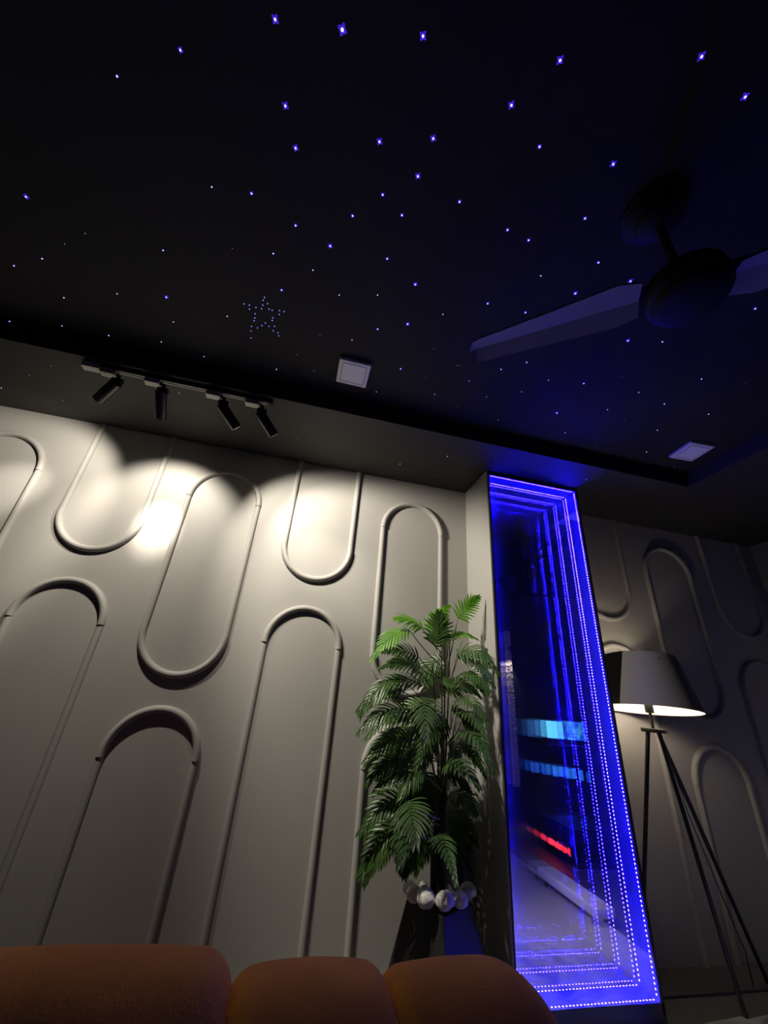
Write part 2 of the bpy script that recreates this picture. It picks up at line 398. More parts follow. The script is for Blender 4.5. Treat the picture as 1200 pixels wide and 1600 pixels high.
for i, (ax, pxx, tgt, lab) in enumerate(heads):
    hd = thing('track_spotlight', U(ax, ry, BORDER_Z - 0.008), lab, 'spotlight', 'track spotlights')
    MB().ubox((ax - 0.016, ry - 0.0085, BORDER_Z - 0.021), (ax + 0.016, ry + 0.0085, BORDER_Z - 0.0085)).build('adapter', ADAPT, hd, smooth=False, bevel=0.003)
    br = MB(); pz = BORDER_Z - 0.031
    br.tube([U(pxx - 0.010, ry, BORDER_Z - 0.0145), U(pxx, ry, BORDER_Z - 0.018), U(pxx, ry, pz)], 0.010, 12)
    br.tube([U(pxx - 0.009, ry, pz), U(pxx + 0.012, ry, pz)], 0.014, 16)
    br.build('bracket', BLACKM, hd)
    piv = U(pxx, ry, pz - 0.004); tg = U(*P(*tgt, 1, 0)); d = (tg - piv).normalized()
    if i == 1: d = (Vector((d.x, d.y, d.z))).normalized()
    L, R = 0.148, 0.0285
    start = piv - d * 0.012 + Vector((0, 0, -0.012))
    bar = MB().lathe([(0, 0), (R - 0.003, 0), (R, 0.003), (R, L - 0.002), (R - 0.001, L), (R - 0.004, L), (R - 0.004, L - 0.012), (0, L - 0.012)], start, d, 32)
    bar_o = bar.build('barrel', BLACK, hd)
    MB().lathe([(0, 0), (R - 0.0065, 0)], start + d * (L - 0.011), d, 24).build('lens', LENS, bar_o)
    x, y, zz = rot_to(d); mm = Matrix((x, y, zz)).transposed()
    q = (mm @ Matrix.Rotation(PI, 3, 'X')).to_quaternion()
    for nm, pw, ang, bl_ in (('spot_spill', SPOT_W[i], 96, 0.6), ('spot_beam', BEAM_W[i], 28, 1.0)):
        ld = bpy.data.lights.new(nm, 'SPOT'); ld.energy = pw; ld.color = SPOT_COL
        ld.spot_size = math.radians(ang); ld.spot_blend = bl_; ld.shadow_soft_size = 0.018
        if nm == 'spot_spill':      # broad reflector: gentler falloff than a bare point source
            ld.use_nodes = True; nt = ld.node_tree; lf = nt.nodes.new('ShaderNodeLightFalloff'); lf.inputs['Strength'].default_value = 1.0
            av = nt.nodes.new('ShaderNodeMix'); av.inputs['Factor'].default_value = 0.40      # A linear, B quadratic
            nt.links.new(lf.outputs['Linear'], av.inputs['A']); nt.links.new(lf.outputs['Quadratic'], av.inputs['B']); nt.links.new(av.outputs['Result'], nt.nodes['Emission'].inputs['Strength'])
        lo = bpy.data.objects.new(nm, ld); COL.objects.link(lo); lo.parent = bar_o
        lo.location = start + d * (L + 0.004) - bar_o.matrix_world.translation; lo.rotation_mode = 'QUATERNION'; lo.rotation_quaternion = q

# ------------------------------------------------------------------ square ceiling lights (off)
for (cx, cy, ang, lab) in ((0.031, -0.358, 0, 'square white ceiling panel light, switched off, above the potted palm side of the wall'),
                           (0.958, -0.362, -4, 'square ceiling panel light, switched off and tinted violet, near right ceiling border')):
    t = thing('ceiling_panel_light', U(cx, cy, CEIL_Z), lab, 'ceiling light', 'square ceiling panel lights')
    a = 0.0355; th = 0.009
    fr = MB().soft_box((-S * a, -S * a, -S * th), (S * a, S * a, 0), 0.006, 10)
    M4 = Matrix.Translation(U(cx, cy, CEIL_Z)) @ Matrix.Rotation(math.radians(ang), 4, 'Z')
    fr.v = [M4 @ v for v in fr.v]; fr.build('housing', WHITE, t)
    ring = MB(); a2 = 0.0268
    for s_ in (0, 1, 2, 3):
        R4 = Matrix.Rotation(s_ * PI / 2, 4, 'Z')
        q = MB().box((-S * a2, S * a2 - 0.002, -S * th - 0.0015), (S * a2, S * a2 + 0.002, -S * th + 0.001)); ring.add([M4 @ (R4 @ v) for v in q.v], q.f)
    ring.build('rim', mat('grey_panel_rim', (0.45, 0.43, 0.45), 0.5) if 'grey_panel_rim' not in MATS else MATS['grey_panel_rim'], t, smooth=False)
    q = MB().box((-S * a2 + 0.002, -S * a2 + 0.002, -S * th - 0.0005), (S * a2 - 0.002, S * a2 - 0.002, -S * th + 0.0005)); q.v = [M4 @ v for v in q.v]
    q.build('diffuser', DIFF, t, smooth=False)

# ------------------------------------------------------------------ ceiling fan
fx, fy, fz = 0.403, -0.786, 0.48
fan = thing('ceiling_fan', U(fx, fy, CEIL_Z), 'black ceiling fan with a stepped round canopy and long tapered blades', 'ceiling fan')
ct = U(fx, fy, CEIL_Z)
MB().lathe([(0, 0), (0.098, 0), (0.098, -0.016), (0.086, -0.020), (0.086, -0.030), (0.078, -0.034), (0.078, -0.046), (0.064, -0.052), (0.062, -0.068), (0.040, -0.082), (0.016, -0.088), (0, -0.088)], ct, Vector((0, 0, 1)), 48).build('canopy', FANM, fan)
hz = U(fx, fy, fz)
MB().tube([ct + Vector((0, 0, -0.08)), hz + Vector((0, 0, 0.05))], 0.013, 16).build('rod', FANM, fan)
MB().lathe([(0, 0.070), (0.03, 0.067), (0.045, 0.052), (0.085, 0.042), (0.102, 0.028), (0.106, 0.0), (0.104, -0.024), (0.096, -0.031), (0.090, -0.033), (0.086, -0.050), (0.068, -0.062), (0, -0.066)], hz, Vector((0, 0, 1)), 56).build('motor_housing', FANM, fan)
A0 = math.atan2(0.168, -0.213)
for kb in range(2):
    ang = A0 + kb * PI
    rad = Vector((math.cos(ang), math.sin(ang), 0)); sid = Vector((-math.sin(ang), math.cos(ang), 0))
    bl = MB(); N = 26; rows = []
    for i in range(N + 1):
        t = i / N; r = 0.115 + (0.635 - 0.115) * t
        w2 = (0.064 * (1 - t) + 0.044 * t) * (0.75 + 0.25 * min(1, t / 0.12))
        if t > 0.93: w2 *= math.sqrt(max(0.0, 1 - ((t - 0.93) / 0.0705) ** 2)) * 0.999 + 0.001
        ctr = hz + rad * r + Vector((0, 0, 0.004))
        tw = math.radians(-5)
        row = []
        for u, hgt in ((-1, 0.004), (-0.97, -0.003), (0.0, 0.012), (0.97, -0.003), (1, 0.004), (0.0, 0.019)):
            row.append(ctr + sid * (u * w2 * ((1.42 - 0.36 * t) if u > 0.5 else 1.0)) + Vector((0, 0, hgt - math.sin(tw) * u * w2)))
        rows.append(row)
    m = 6; bl.v = [v for r_ in rows for v in r_]
    for i in range(N):
        for q in range(m): bl.f.append((i * m + q, i * m + (q + 1) % m, (i + 1) * m + (q + 1) % m, (i + 1) * m + q))
    bl.f.append(tuple(range(m))); bl.f.append(tuple(N * m + q for q in reversed(range(m))))
    bo = bl.build('blade', BLADE, fan, angle=12)
    br = MB(); br.box((-0.02, -0.03, -0.004), (0.06, 0.03, 0.004))
    R4 = Matrix.Translation(hz + rad * 0.105 + Vector((0, 0, 0.030))) @ Matrix.Rotation(ang, 4, 'Z'); br.v = [R4 @ v for v in br.v]
    br.build('blade_bracket', FANM, bo, smooth=False)

# ------------------------------------------------------------------ star lights in the ceiling
# (photo x, y, size class); size 4 = largest
STARS = [(430,30,4),(535,46,5),(661,56,4),(282,78,3),(1096,88,4),(875,94,4),(183,119,2),(1164,151,4),(446,165,4),(799,164,4),(677,216,4),(593,221,4),(462,231,4),(843,229,3),(958,256,4),(653,275,4),(41,307,4),
 (598,304,3),(393,302,3),(718,315,3),(551,337,3),(628,336,3),(331,292,1),(914,341,3),(793,359,3),(826,375,3),(462,352,3),(516,384,4),(605,404,3),(427,396,2),(255,391,2),(363,388,0),(489,422,1),(66,404,2),(22,415,2),(133,365,0),(101,381,0),
 (649,444,4),(440,453,3),(260,464,4),(100,465,2),(183,459,1),(762,474,3),(821,488,3),(899,458,4),(935,410,3),(985,439,4),(845,431,1),(590,461,1),(530,461,1),(692,491,1),(637,506,4),(590,514,3),(500,524,0),(550,531,1),(1180,482,3),(981,532,4),(1035,534,2),(271,503,1),
 (170,524,2),(15,502,2),(97,509,1),(252,534,1),(319,557,1),(355,494,1),(432,577,2),(491,579,0),(464,554,0),(678,545,0),(666,590,0),(626,576,3),(718,571,0),(588,612,1),(679,616,1),(715,636,0),(823,566,2),(783,577,2),(857,594,1),(733,595,1),(912,599,3),(760,620,1),(815,612,1),(971,588,0),(998,613,1),
 (870,645,4),(949,640,2),(883,676,2),(778,656,1),(1096,592,2),(1165,598,0),(1038,631,2),(976,657,0),(1107,647,2),(1027,672,2),(1010,706,2),(933,697,0),(1054,730,0),(714,571,0)]
BSTARS = [(80,572,0),(46,587,0),(2,606,1),(98,626,0),(280,614,1),(464,684,0),(625,725,1),(699,713,1),(679,744,0),(774,718,0),(916,749,1),(926,765,0),(1038,769,0),(1113,770,0),(1169,734,0)]
z4 = [(154,524),(179,530),(179,549),(210,541),(236,547),(242,530),(244,507),(250,494),(264,523),(271,549),(286,554),(320,556),(342,561),(319,574),(289,590),(286,602),(297,629),(271,629),(313,659),(316,674),(291,650),(254,614),(238,626),(217,637),(189,630),(186,651),(186,684),(201,603),(204,590),(206,571)]
DOTS = [(330 + a / 3, 300 + b_ / 3) for a, b_ in z4]
HALO_R = {0: 0.0, 1: 0.0026, 2: 0.0045, 3: 0.0075, 4: 0.0105, 5: 0.0130, 6: 0.0}
CORE_R = {0: 0.0019, 1: 0.0022, 2: 0.0025, 3: 0.0027, 4: 0.0031, 5: 0.0040, 6: 0.0026}
SIZE_W = {0: 'faint pale', 1: 'tiny', 2: 'small', 3: 'medium blue', 4: 'bright blue', 5: 'brightest blue'}
def halo_mesh(r):
    # a low four-lobed cap: the star's blue halo and flare put into a shape
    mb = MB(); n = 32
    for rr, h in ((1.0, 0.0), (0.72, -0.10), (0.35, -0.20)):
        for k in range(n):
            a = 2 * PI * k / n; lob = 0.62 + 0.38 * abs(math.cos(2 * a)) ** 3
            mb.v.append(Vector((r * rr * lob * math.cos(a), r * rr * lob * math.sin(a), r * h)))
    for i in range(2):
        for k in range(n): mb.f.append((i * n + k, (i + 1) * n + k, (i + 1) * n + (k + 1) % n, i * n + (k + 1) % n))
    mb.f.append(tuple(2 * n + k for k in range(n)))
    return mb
SM = {}
def star(px, py, size, z, label, group):
    p = U(*P(px, py, 2, z))
    key = ('c', size)
    if key not in SM:
        mb = MB().ball((0, 0, 0), CORE_R[size], 10, 6)
        if HALO_R[size] > 0: mb.v = [v + Vector((0, 0, -HALO_R[size] * 0.2)) for v in mb.v]
        me = bpy.data.meshes.new('star_light'); me.from_pydata([tuple(v) for v in mb.v], [], mb.f); me.update(); me.materials.append({0: YCORE, 6: DOTM}.get(size, CORE)); SM[key] = me
        if HALO_R[size] > 0.003:
            mb = halo_mesh(HALO_R[size]); me = bpy.data.meshes.new('lens'); me.from_pydata([tuple(v) for v in mb.v], [], mb.f); me.update(); me.materials.append(SHALO); SM['l', size] = me  # low cap that carries the painted blue halo
    o = bpy.data.objects.new('star_light', SM[key]); COL.objects.link(o); o.location = p; tag(o, label, 'star light', group)
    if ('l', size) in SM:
        q = bpy.data.objects.new('lens', SM['l', size]); COL.objects.link(q); q.parent = o; q.rotation_euler.z = random.uniform(0.2, 0.6)  # glowing cap that carries the painted halo round the fibre
BANDS = [(0, 130, 'in the topmost band of ceiling stars'), (130, 245, 'in the second band of ceiling stars'), (245, 345, 'level with the fan canopy'),
         (345, 400, 'just below the fan canopy level'), (400, 462, 'level with the fan motor'), (462, 512, 'level with the star outline'), (512, 570, 'level with the fan blade tip'),
         (570, 600, 'level with the pale ceiling panel'), (600, 660, 'just below the pale ceiling panel'), (660, 800, 'level with the violet ceiling panel')]
for y0, y1, ph in BANDS:
    row = sorted([s_ for s_ in STARS if y0 <= s_[1] < y1])
    for i, (px, py, sz) in enumerate(row):
        star(px, py, sz, CEIL_Z, '%s star light, %s from left %s' % (SIZE_W[sz], ordinal(i), ph), 'star lights on the black ceiling')
for i, (px, py, sz) in enumerate(sorted(BSTARS)):
    star(px, py, sz, BORDER_Z, '%s star light, %s from the left on the lowered ceiling border' % (SIZE_W[sz], ordinal(i)), 'star lights on the lowered border')
cxs, cys = sum(d[0] for d in DOTS) / 30, sum(d[1] for d in DOTS) / 30
for i, (px, py) in enumerate(sorted(DOTS, key=lambda d: (math.atan2(d[1] - cys, d[0] - cxs) + PI / 2 + 0.05) % (2 * PI))):
    star(px, py, 6, CEIL_Z, 'tiny violet dot, %s clockwise from the top tip of the star outline' % ordinal(i), 'dots of the star outline')

# ------------------------------------------------------------------ palm in a flared planter
pc = Vector((0.340, -0.125, 0)); PT = -0.330
palm = thing('potted_palm', U(pc.x, pc.y, FLOOR_Z), 'artificial palm with feathery fronds in a flared black planter beside mirror', 'plant')
pl = MB(); a0 = math.radians(-105)
def ring4(h, z): return [U(pc.x + h * math.cos(a0 + q * PI / 2), pc.y + h * math.sin(a0 + q * PI / 2), z) for q in range(4)]
lv = [ring4(0.112, FLOOR_Z), ring4(0.060, PT), ring4(0.054, PT), ring4(0.054, PT - 0.03)]
pl.v = [v for r_ in lv for v in r_]
for i in range(3):
    for q in range(4): pl.f.append((i * 4 + q, i * 4 + (q + 1) % 4, (i + 1) * 4 + (q + 1) % 4, (i + 1) * 4 + q))
pl.f.append((3, 2, 1, 0)); pl.f.append((12, 13, 14, 15))
PLANT = mat('black_planter', (0.018, 0.018, 0.020), 0.45)
pl.build('planter', PLANT, palm, smooth=False, bevel=0.004)
so = MB(); r_ = ring4(0.0535, PT - 0.006); so.add(r_, [(0, 1, 2, 3)]); so.build('soil', SOIL, palm, smooth=False)
tk = MB(); pts = [U(*P(x_, y_, 1, d_)) for x_, y_, d_ in ((684, 1395, -0.12), (683, 1340, -0.12), (687, 1290, -0.12), (690, 1240, -0.12))]
tk.tube(pts, [0.034, 0.030, 0.027, 0.020], 12); tk.build('trunk', BARK, palm)
cn = MB()
for (x0, y0, x1, y1, x2, y2, yy) in ((688, 1245, 692, 1150, 690, 1030, -0.165), (692, 1245, 700, 1140, 703, 1000, -0.155), (686, 1245, 684, 1160, 676, 1040, -0.18), (694, 1240, 706, 1160, 716, 1100, -0.19), (690, 1245, 697, 1120, 694, 985, -0.16), (685, 1245, 672, 1170, 660, 1120, -0.20)):
    A, B_, C_ = U(*P(x0, y0, 1, -0.12)), U(*P(x1, y1, 1, yy + 0.045)), U(*P(x2, y2, 1, yy + 0.045))
    cn.tube([A * (1 - t) ** 2 + B_ * 2 * t * (1 - t) + C_ * t * t for t in [q / 10 for q in range(11)]], [0.006 - 0.003 * q / 10 for q in range(11)], 7)
cn.build('cane', CANE, palm)
# fronds: stem start px, blade base px, blade tip px, depths (base, tip), half width m, facing (0 = edge-on above, 1 = towards room), arch, brighter green?
FR = [
 ((700,1040),(715,967),(746,934),-0.15,-0.16,0.075,1.0,0.1,1),
 ((692,1030),(684,1008),(686,962),-0.19,-0.20,0.085,1.0,0.1,0),
 ((694,1010),(668,985),(700,948),-0.17,-0.15,0.070,0.6,0.15,1),
 ((690,1020),(660,982),(622,966),-0.18,-0.19,0.085,0.35,0.35,1),
 ((688,1040),(640,985),(584,1026),-0.18,-0.21,0.085,0.35,0.5,1),
 ((688,1060),(655,1028),(602,1018),-0.19,-0.22,0.070,0.5,0.35,0),
 ((688,1090),(662,1056),(600,1042),-0.20,-0.23,0.080,0.3,0.45,0),
 ((686,1110),(640,1072),(563,1106),-0.20,-0.22,0.090,0.4,0.75,0),
 ((686,1150),(642,1112),(564,1142),-0.20,-0.23,0.085,0.4,0.6,0),
 ((690,1120),(662,1090),(664,1156),-0.22,-0.27,0.090,1.0,0.25,0),
 ((688,1190),(646,1156),(574,1186),-0.20,-0.22,0.085,0.5,0.6,0),
 ((704,1060),(714,1022),(776,1050),-0.17,-0.19,0.080,0.5,0.75,0),
 ((698,1030),(702,996),(744,998),-0.15,-0.16,0.050,0.3,0.5,1),
 ((700,1090),(712,1060),(762,1078),-0.18,-0.21,0.070,0.4,0.6,0),
 ((696,1090),(690,1066),(734,1080),-0.20,-0.22,0.060,0.4,0.3,0),
 ((704,1140),(710,1097),(760,1130),-0.18,-0.21,0.060,0.4,0.7,0),
 ((704,1160),(717,1115),(761,1160),-0.18,-0.23,0.055,0.3,0.55,0),
 ((698,1210),(713,1154),(768,1200),-0.18,-0.24,0.070,0.3,0.75,0),
 ((708,1080),(738,1040),(771,1072),-0.20,-0.25,0.050,0.4,0.4,0),
 ((688,1230),(634,1186),(576,1220),-0.20,-0.22,0.080,0.5,0.55,0),
 ((690,1235),(662,1200),(626,1244),-0.21,-0.24,0.075,0.6,0.5,0),
 ((686,1290),(640,1250),(566,1296),-0.20,-0.22,0.090,0.5,0.65,0),
 ((688,1280),(638,1252),(648,1314),-0.22,-0.26,0.095,1.0,0.2,0),
 ((686,1310),(622,1292),(563,1362),-0.20,-0.22,0.080,0.5,0.6,0),
 ((686,1310),(640,1296),(626,1346),-0.21,-0.25,0.080,0.6,0.45,0),
 ((692,1230),(694,1198),(746,1226),-0.19,-0.22,0.070,0.4,0.6,0),
 ((688,1300),(682,1306),(711,1376),-0.20,-0.26,0.055,0.6,0.35,0),
 ((690,1120),(668,1104),(612,1128),-0.15,-0.13,0.080,0.5,0.5,0),
 ((690,1160),(672,1140),(622,1168),-0.15,-0.12,0.080,0.5,0.5,0),
 ((690,1140),(690,1112),(650,1196),-0.20,-0.24,0.080,0.8,0.4,0),
 ((690,1200),(684,1170),(622,1190),-0.14,-0.10,0.080,0.5,0.5,0),
 ((692,1060),(690,1030),(656,1064),-0.14,-0.12,0.080,0.6,0.5,0),
 ((690,1230),(686,1214),(660,1262),-0.17,-0.19,0.080,0.7,0.4,0),
 ((690,1260),(676,1236),(612,1262),-0.15,-0.12,0.080,0.5,0.5,0),
 ((692,1255),(704,1238),(744,1272),-0.10,-0.10,0.075,0.5,0.5,0),
 ((690,1290),(700,1268),(742,1316),-0.09,-0.08,0.075,0.5,0.5,0),
 ((690,1300),(702,1300),(734,1356),-0.11,-0.12,0.070,0.5,0.5,0),
 ((688,1310),(668,1290),(640,1350),-0.12,-0.13,0.070,0.6,0.5,0),
 ((690,1180),(700,1160),(722,1206),-0.15,-0.13,0.055,0.7,0.4,0),
]
TO_EYE = lambda p: (U(*EYE) - p).normalized()
def frond(stem_px, base_px, tip_px, yb, yt, hw, facing, archk, bright_leaf):
    A = U(*P(*stem_px, 1, (yb + pc.y) / 2)); B_ = U(*P(*base_px, 1, yb)); C_ = U(*P(*tip_px, 1, yt))
    L = (C_ - B_).length; mid = (B_ + C_) / 2 + Vector((0, 0, archk * L * 0.55))
    N = 20
    rach = [B_ * (1 - t) ** 2 + mid * 2 * t * (1 - t) + C_ * t * t for t in [i / N for i in range(N + 1)]]
    mb = MB()
    mb.tube(rach, [0.0022 - 0.0014 * i / N for i in range(N + 1)], 5)
    n_l = 12
    for i in range(n_l):
        t = 0.04 + 0.95 * i / (n_l - 1); fi = min(N - 1, int(t * N)); p = rach[fi].lerp(rach[fi + 1], t * N - fi)
        tan = (rach[fi + 1] - rach[fi]).normalized()
        fc = (TO_EYE(p) * facing + Vector((0, -0.25, 1)) * (1 - facing)).normalized()
        sd = tan.cross(fc).normalized(); nm = sd.cross(tan).normalized()
        prof = 1.18 * (0.62 + 0.38 * math.sin(PI * min(1, t * 1.1 + 0.15))) * (1.0 - 0.35 * max(0, t - 0.7) / 0.3)
        for sg in (-1, 1):
            ll = hw * prof * random.uniform(0.88, 1.1)
            out = (sd * sg * (0.95 - 0.6 * t) + tan * (0.45 + 0.9 * t) + nm * random.uniform(-0.12, 0.12)).normalized()
            q = p.copy(); dirv = out.copy(); o = len(mb.v); seg = 5; ww = 0.0066 * random.uniform(0.85, 1.15)
            for k in range(seg + 1):
                u = k / seg; wd = ww * (0.35 + 0.65 * math.sin(PI * (0.15 + 0.85 * u) ** 0.8)) if u < 1 else 0.0004
                cr = dirv.cross(nm).normalized()
                mb.v += [q - cr * wd + nm * wd * 0.25, q - nm * wd * 0.12, q + cr * wd + nm * wd * 0.25]
                q = q + dirv * (ll / seg); dirv = (dirv + Vector((0, 0, -0.13 - 0.10 * archk)) * (0.5 + u)).normalized()
            for k in range(seg):
                a = o + 3 * k; mb.f += [(a, a + 1, a + 4, a + 3), (a + 1, a + 2, a + 5, a + 4)]
    # keep leaflets off the wall and the column's cheek
    for v in mb.v:
        if v.y > -0.03: v.y = -0.03 - random.uniform(0, 0.004)
        if v.y > S * -0.147 - 0.006 and v.x > S * 0.4665 - 0.012: v.x = S * 0.4665 - 0.012 - random.uniform(0, 0.004)
    fo = mb.build('frond', LEAFY if bright_leaf else LEAF, palm, angle=60)
    st = MB(); st.tube([A.lerp(B_, t) + Vector((0, 0, -0.010 * math.sin(PI * t))) for t in [q / 6 for q in range(7)]], [0.0032 - 0.0010 * q / 6 for q in range(7)], 6)
    st.build('stalk', CANE, fo)
for stem_px, base_px, tip_px, yb, yt, hw_, fc_, ar_, yg in FR:
    right_side = tip_px[0] > 735 or yt < -0.245
    if not yg and tip_px[1] < 1370:      # a second, more shaded frond tucked behind
        jx, jy = random.uniform(-10, 10), random.uniform(4, 22)
        frond(stem_px, (base_px[0] + jx, base_px[1] + jy), (tip_px[0] + jx * 0.5 + (8 if tip_px[0] < 690 else -12), tip_px[1] + jy), min(yb + 0.07, -0.05), min(yt + 0.09, -0.04), hw_ * 0.95, fc_, ar_, 0)
    frond(stem_px, base_px, tip_px, yb + (0.0 if right_side and not yg else 0.045), yt + (-0.07 if right_side and not yg else 0.05), hw_, fc_, ar_, yg)
# white pebbles on the planter
PEB = [(632,1386,.034,-0.110,'white pebble at the far left rim of the black planter'),(640,1404,.036,-0.140,'rounded white pebble at the planter left corner'),(664,1408,.040,-0.165,'white pebble with a dark streak left of the planter front corner'),
       (695,1411,.040,-0.172,'large grey-white pebble on the planter front corner'),(719,1409,.036,-0.16,'violet-tinted pebble right of the planter front corner'),(734,1404,.036,-0.125,'violet-lit pebble at the right rim of the planter'),(662,1373,.020,-0.09,'small shaded pebble behind the left rim pebbles'),(680,1374,.020,-0.08,'small shaded pebble behind the palm trunk')]
for i, (px, py, r, yy, lab) in enumerate(PEB):
    c0 = U(*P(px, py, 1, yy)); c0.z = U(0, 0, PT).z + r * (0.78 if r < 0.039 else 0.95) + 0.002
    # keep inside the rim
    d = Vector((c0.x - S * pc.x, c0.y - S * pc.y)); lim = S * 0.056
    if d.length > lim: d = d.normalized() * lim; c0.x = S * pc.x + d.x; c0.y = S * pc.y + d.y
    mb = MB().ball((0, 0, 0), r, 18, 12, (1.1, 0.9, 0.75))
    R3 = Matrix.Rotation(random.uniform(0, 3), 3, 'Z') @ Matrix.Rotation(random.uniform(-.4, .4), 3, 'X')
    mb.v = [R3 @ (v * (1 + 0.16 * noise.noise(v * 55 + Vector((i * 7, 0, 0))))) + c0 for v in mb.v]
    tag(mb.build('pebble', STONE, angle=180), lab, 'pebble', 'white pebbles around the palm')

# ------------------------------------------------------------------ tripod floor lamp
lx, ly = 0.895, -0.119
lamp = thing('floor_lamp', U(lx, ly, FLOOR_Z), 'black tripod floor lamp with grey tapered shade, right of the mirror', 'lamp')
zt, zb = 0.140, 0.014; rt, rb = 0.082 * S, 0.111 * S
o = U(lx, ly, zb); hh = S * (zt - zb)
TILT = Vector((0.62, 0.66, 0)).normalized() * math.sin(math.radians(5)) + Vector((0, 0, math.cos(math.radians(5))))
MB().lathe([(rb, 0), (rt, hh), (rt - 0.002, hh), (rb - 0.002, 0), (rb, 0)], o, TILT, n=64).build('lamp_shade', SHADE, lamp)
MB().lathe([(rb - 0.003, 0.001), (rt - 0.003, hh - 0.001)], o, TILT, n=64).build('shade_lining', LINING, lamp)
sp = MB(); ctr = U(lx, ly, zt - 0.008)
for a in (0.3, 0.3 + 2 * PI / 3, 0.3 + 4 * PI / 3): sp.tube([U(lx, ly, 0.045), U(lx, ly, 0.075) + Vector((math.cos(a), math.sin(a), 0)) * 0.06, ctr + Vector((math.cos(a), math.sin(a), 0)) * (rt - 0.006)], 0.002, 6)
sp.build('shade_spider', BLACKM, lamp)
MB().tube([U(lx, ly, -0.030), U(lx, ly, 0.018)], 0.008, 14).build('stem', BLACK, lamp)
MB().lathe([(0, 0), (0.020, 0), (0.022, 0.006), (0.022, 0.050), (0.018, 0.058), (0, 0.058)], U(lx, ly, 0.008), n=24).build('socket', BLACKM, lamp)
MB().lathe([(0.001, 0), (0.013, 0.0), (0.016, 0.02), (0.028, 0.045), (0.030, 0.062), (0.022, 0.082), (0.001, 0.090)], U(lx, ly, 0.033), n=24).build('bulb', BULB, lamp)
MB().lathe([(0, -0.010), (0.062, -0.010), (0.064, -0.007), (0.064, 0.007), (0.062, 0.010), (0, 0.010)], U(lx, ly, -0.030), n=40).build('tripod_plate', BLACK, lamp)
feet = [((0.955, -0.134), (0.016, 0.0)), ((1.115, -0.062), (0.020, 0.006)), ((0.806, -0.05), (-0.017, 0.002))]
for (ex, ey), (dx, dy) in feet:
    a_ = U(lx + dx * 0.9, ly + dy, -0.033); e_ = U(ex, ey, FLOOR_Z) + Vector((0, 0, 0.012))
    lg = MB().tube([a_, e_], [0.0115, 0.0095], 14).build('leg', BLACK, lamp)
    MB().lathe([(0.0, -0.012), (0.011, -0.012), (0.0115, 0.004), (0, 0.005)], e_, n=14).build('rubber_foot', BLACKM, lg)
cb = MB().tube([U(lx + 0.010, ly - 0.01, -0.04), U(lx + 0.020, ly, -0.055), U(lx + 0.043, ly + 0.01, -0.10), U(lx + 0.075, ly + 0.025, -0.2), U(lx + 0.12, ly + 0.035, -0.32), U(lx + 0.16, ly + 0.04, -0.44), U(lx + 0.17, ly + 0.05, FLOOR_Z + 0.003)], 0.0025, 6)
cb.build('cord', BLACKM, lamp)

# ------------------------------------------------------------------ sofa (its channelled back in the foreground)
sofa = thing('sofa', U(0.0, -0.72, FLOOR_Z), 'tan velvet sofa with a channel-tufted back in the foreground', 'sofa')
def channel(x0, x1, y0, y1, zt, r2, z0=FLOOR_Z + 0.05, r1=0.064, r3=None):
    """one upholstered channel: rounded over the top from front to back, with softer seams at its sides"""
    hx, hy = (x1 - x0) / 2, (y1 - y0) / 2; xc, yc = (x0 + x1) / 2, (y0 + y1) / 2
    prof = [(-hy, z0, -1, 0), ] + [(-hy, z0 + (zt - r1 - z0) * q / 5, -1, 0) for q in range(1, 5)]
    for q in range(25):
        a = PI - PI * q / 24; prof.append(((hy - r1) * (1 if a < PI / 2 else -1) + r1 * math.cos(a), zt - r1 + r1 * math.sin(a), math.cos(a), math.sin(a)))
    prof += [(hy, z0 + (zt - r1 - z0) * q / 5, 1, 0) for q in range(4, -1, -1)]
    st = []
    for q in range(10): st.append((-hx + r2 * (1 - math.cos(PI / 2 * q / 9)), r2 * (1 - math.sin(PI / 2 * q / 9))))
    for q in range(1, 12): st.append((-hx + r2 + (2 * hx - r2 - (r3 or r2)) * q / 12, 0))
    r3 = r3 or r2
    for q in range(9, -1, -1): st.append((hx - r3 * (1 - math.cos(PI / 2 * q / 9)), r3 * (1 - math.sin(PI / 2 * q / 9))))
    mb = MB(); m = len(prof)
    for x, d in st:
        d -= 0.004 * (1 - (x / hx) ** 2)
        for y, z, ny, nz in prof: mb.v.append(U(xc + x, yc + y - ny * d, z - nz * d))
    for i in range(len(st) - 1):
        for k in range(m): mb.f.append((i * m + k, i * m + (k + 1) % m, (i + 1) * m + (k + 1) % m, (i + 1) * m + k))
    mb.f.append(tuple(reversed(range(m)))); mb.f.append(tuple((len(st) - 1) * m + k for k in range(m)))
    return mb.build('back_channel', SOFA, sofa, angle=70)
SY0, SY1 = -0.735, -0.60
channel(-0.430, -0.215, SY0, SY1, -0.153, 0.030)
channel(-0.221, -0.0005, SY0, SY1, -0.153, 0.022)
channel(-0.0045, 0.0995, SY0, SY1, -0.163, 0.016)
channel(0.0945, 0.216, SY0 + 0.003, SY1 - 0.003, -0.164, 0.016, r3=0.045)
MB().soft_box(U(-0.42, -0.95, FLOOR_Z + 0.06), U(0.215, -0.735, FLOOR_Z + 0.19), 0.06, 14, 0.01).build('seat_cushion', SOFA, sofa, angle=180)
MB().soft_box(U(-0.41, -0.94, FLOOR_Z + 0.015), U(0.21, -0.61, FLOOR_Z + 0.06), 0.02, 8).build('base', SOFA, sofa, angle=60)
for x_ in (-0.38, 0.18):
    for y_ in (-0.91, -0.64): MB().lathe([(0, 0), (0.018, 0), (0.022, 0.036), (0, 0.036)], U(x_, y_, FLOOR_Z), n=16).build('foot', BLACKM, sofa)

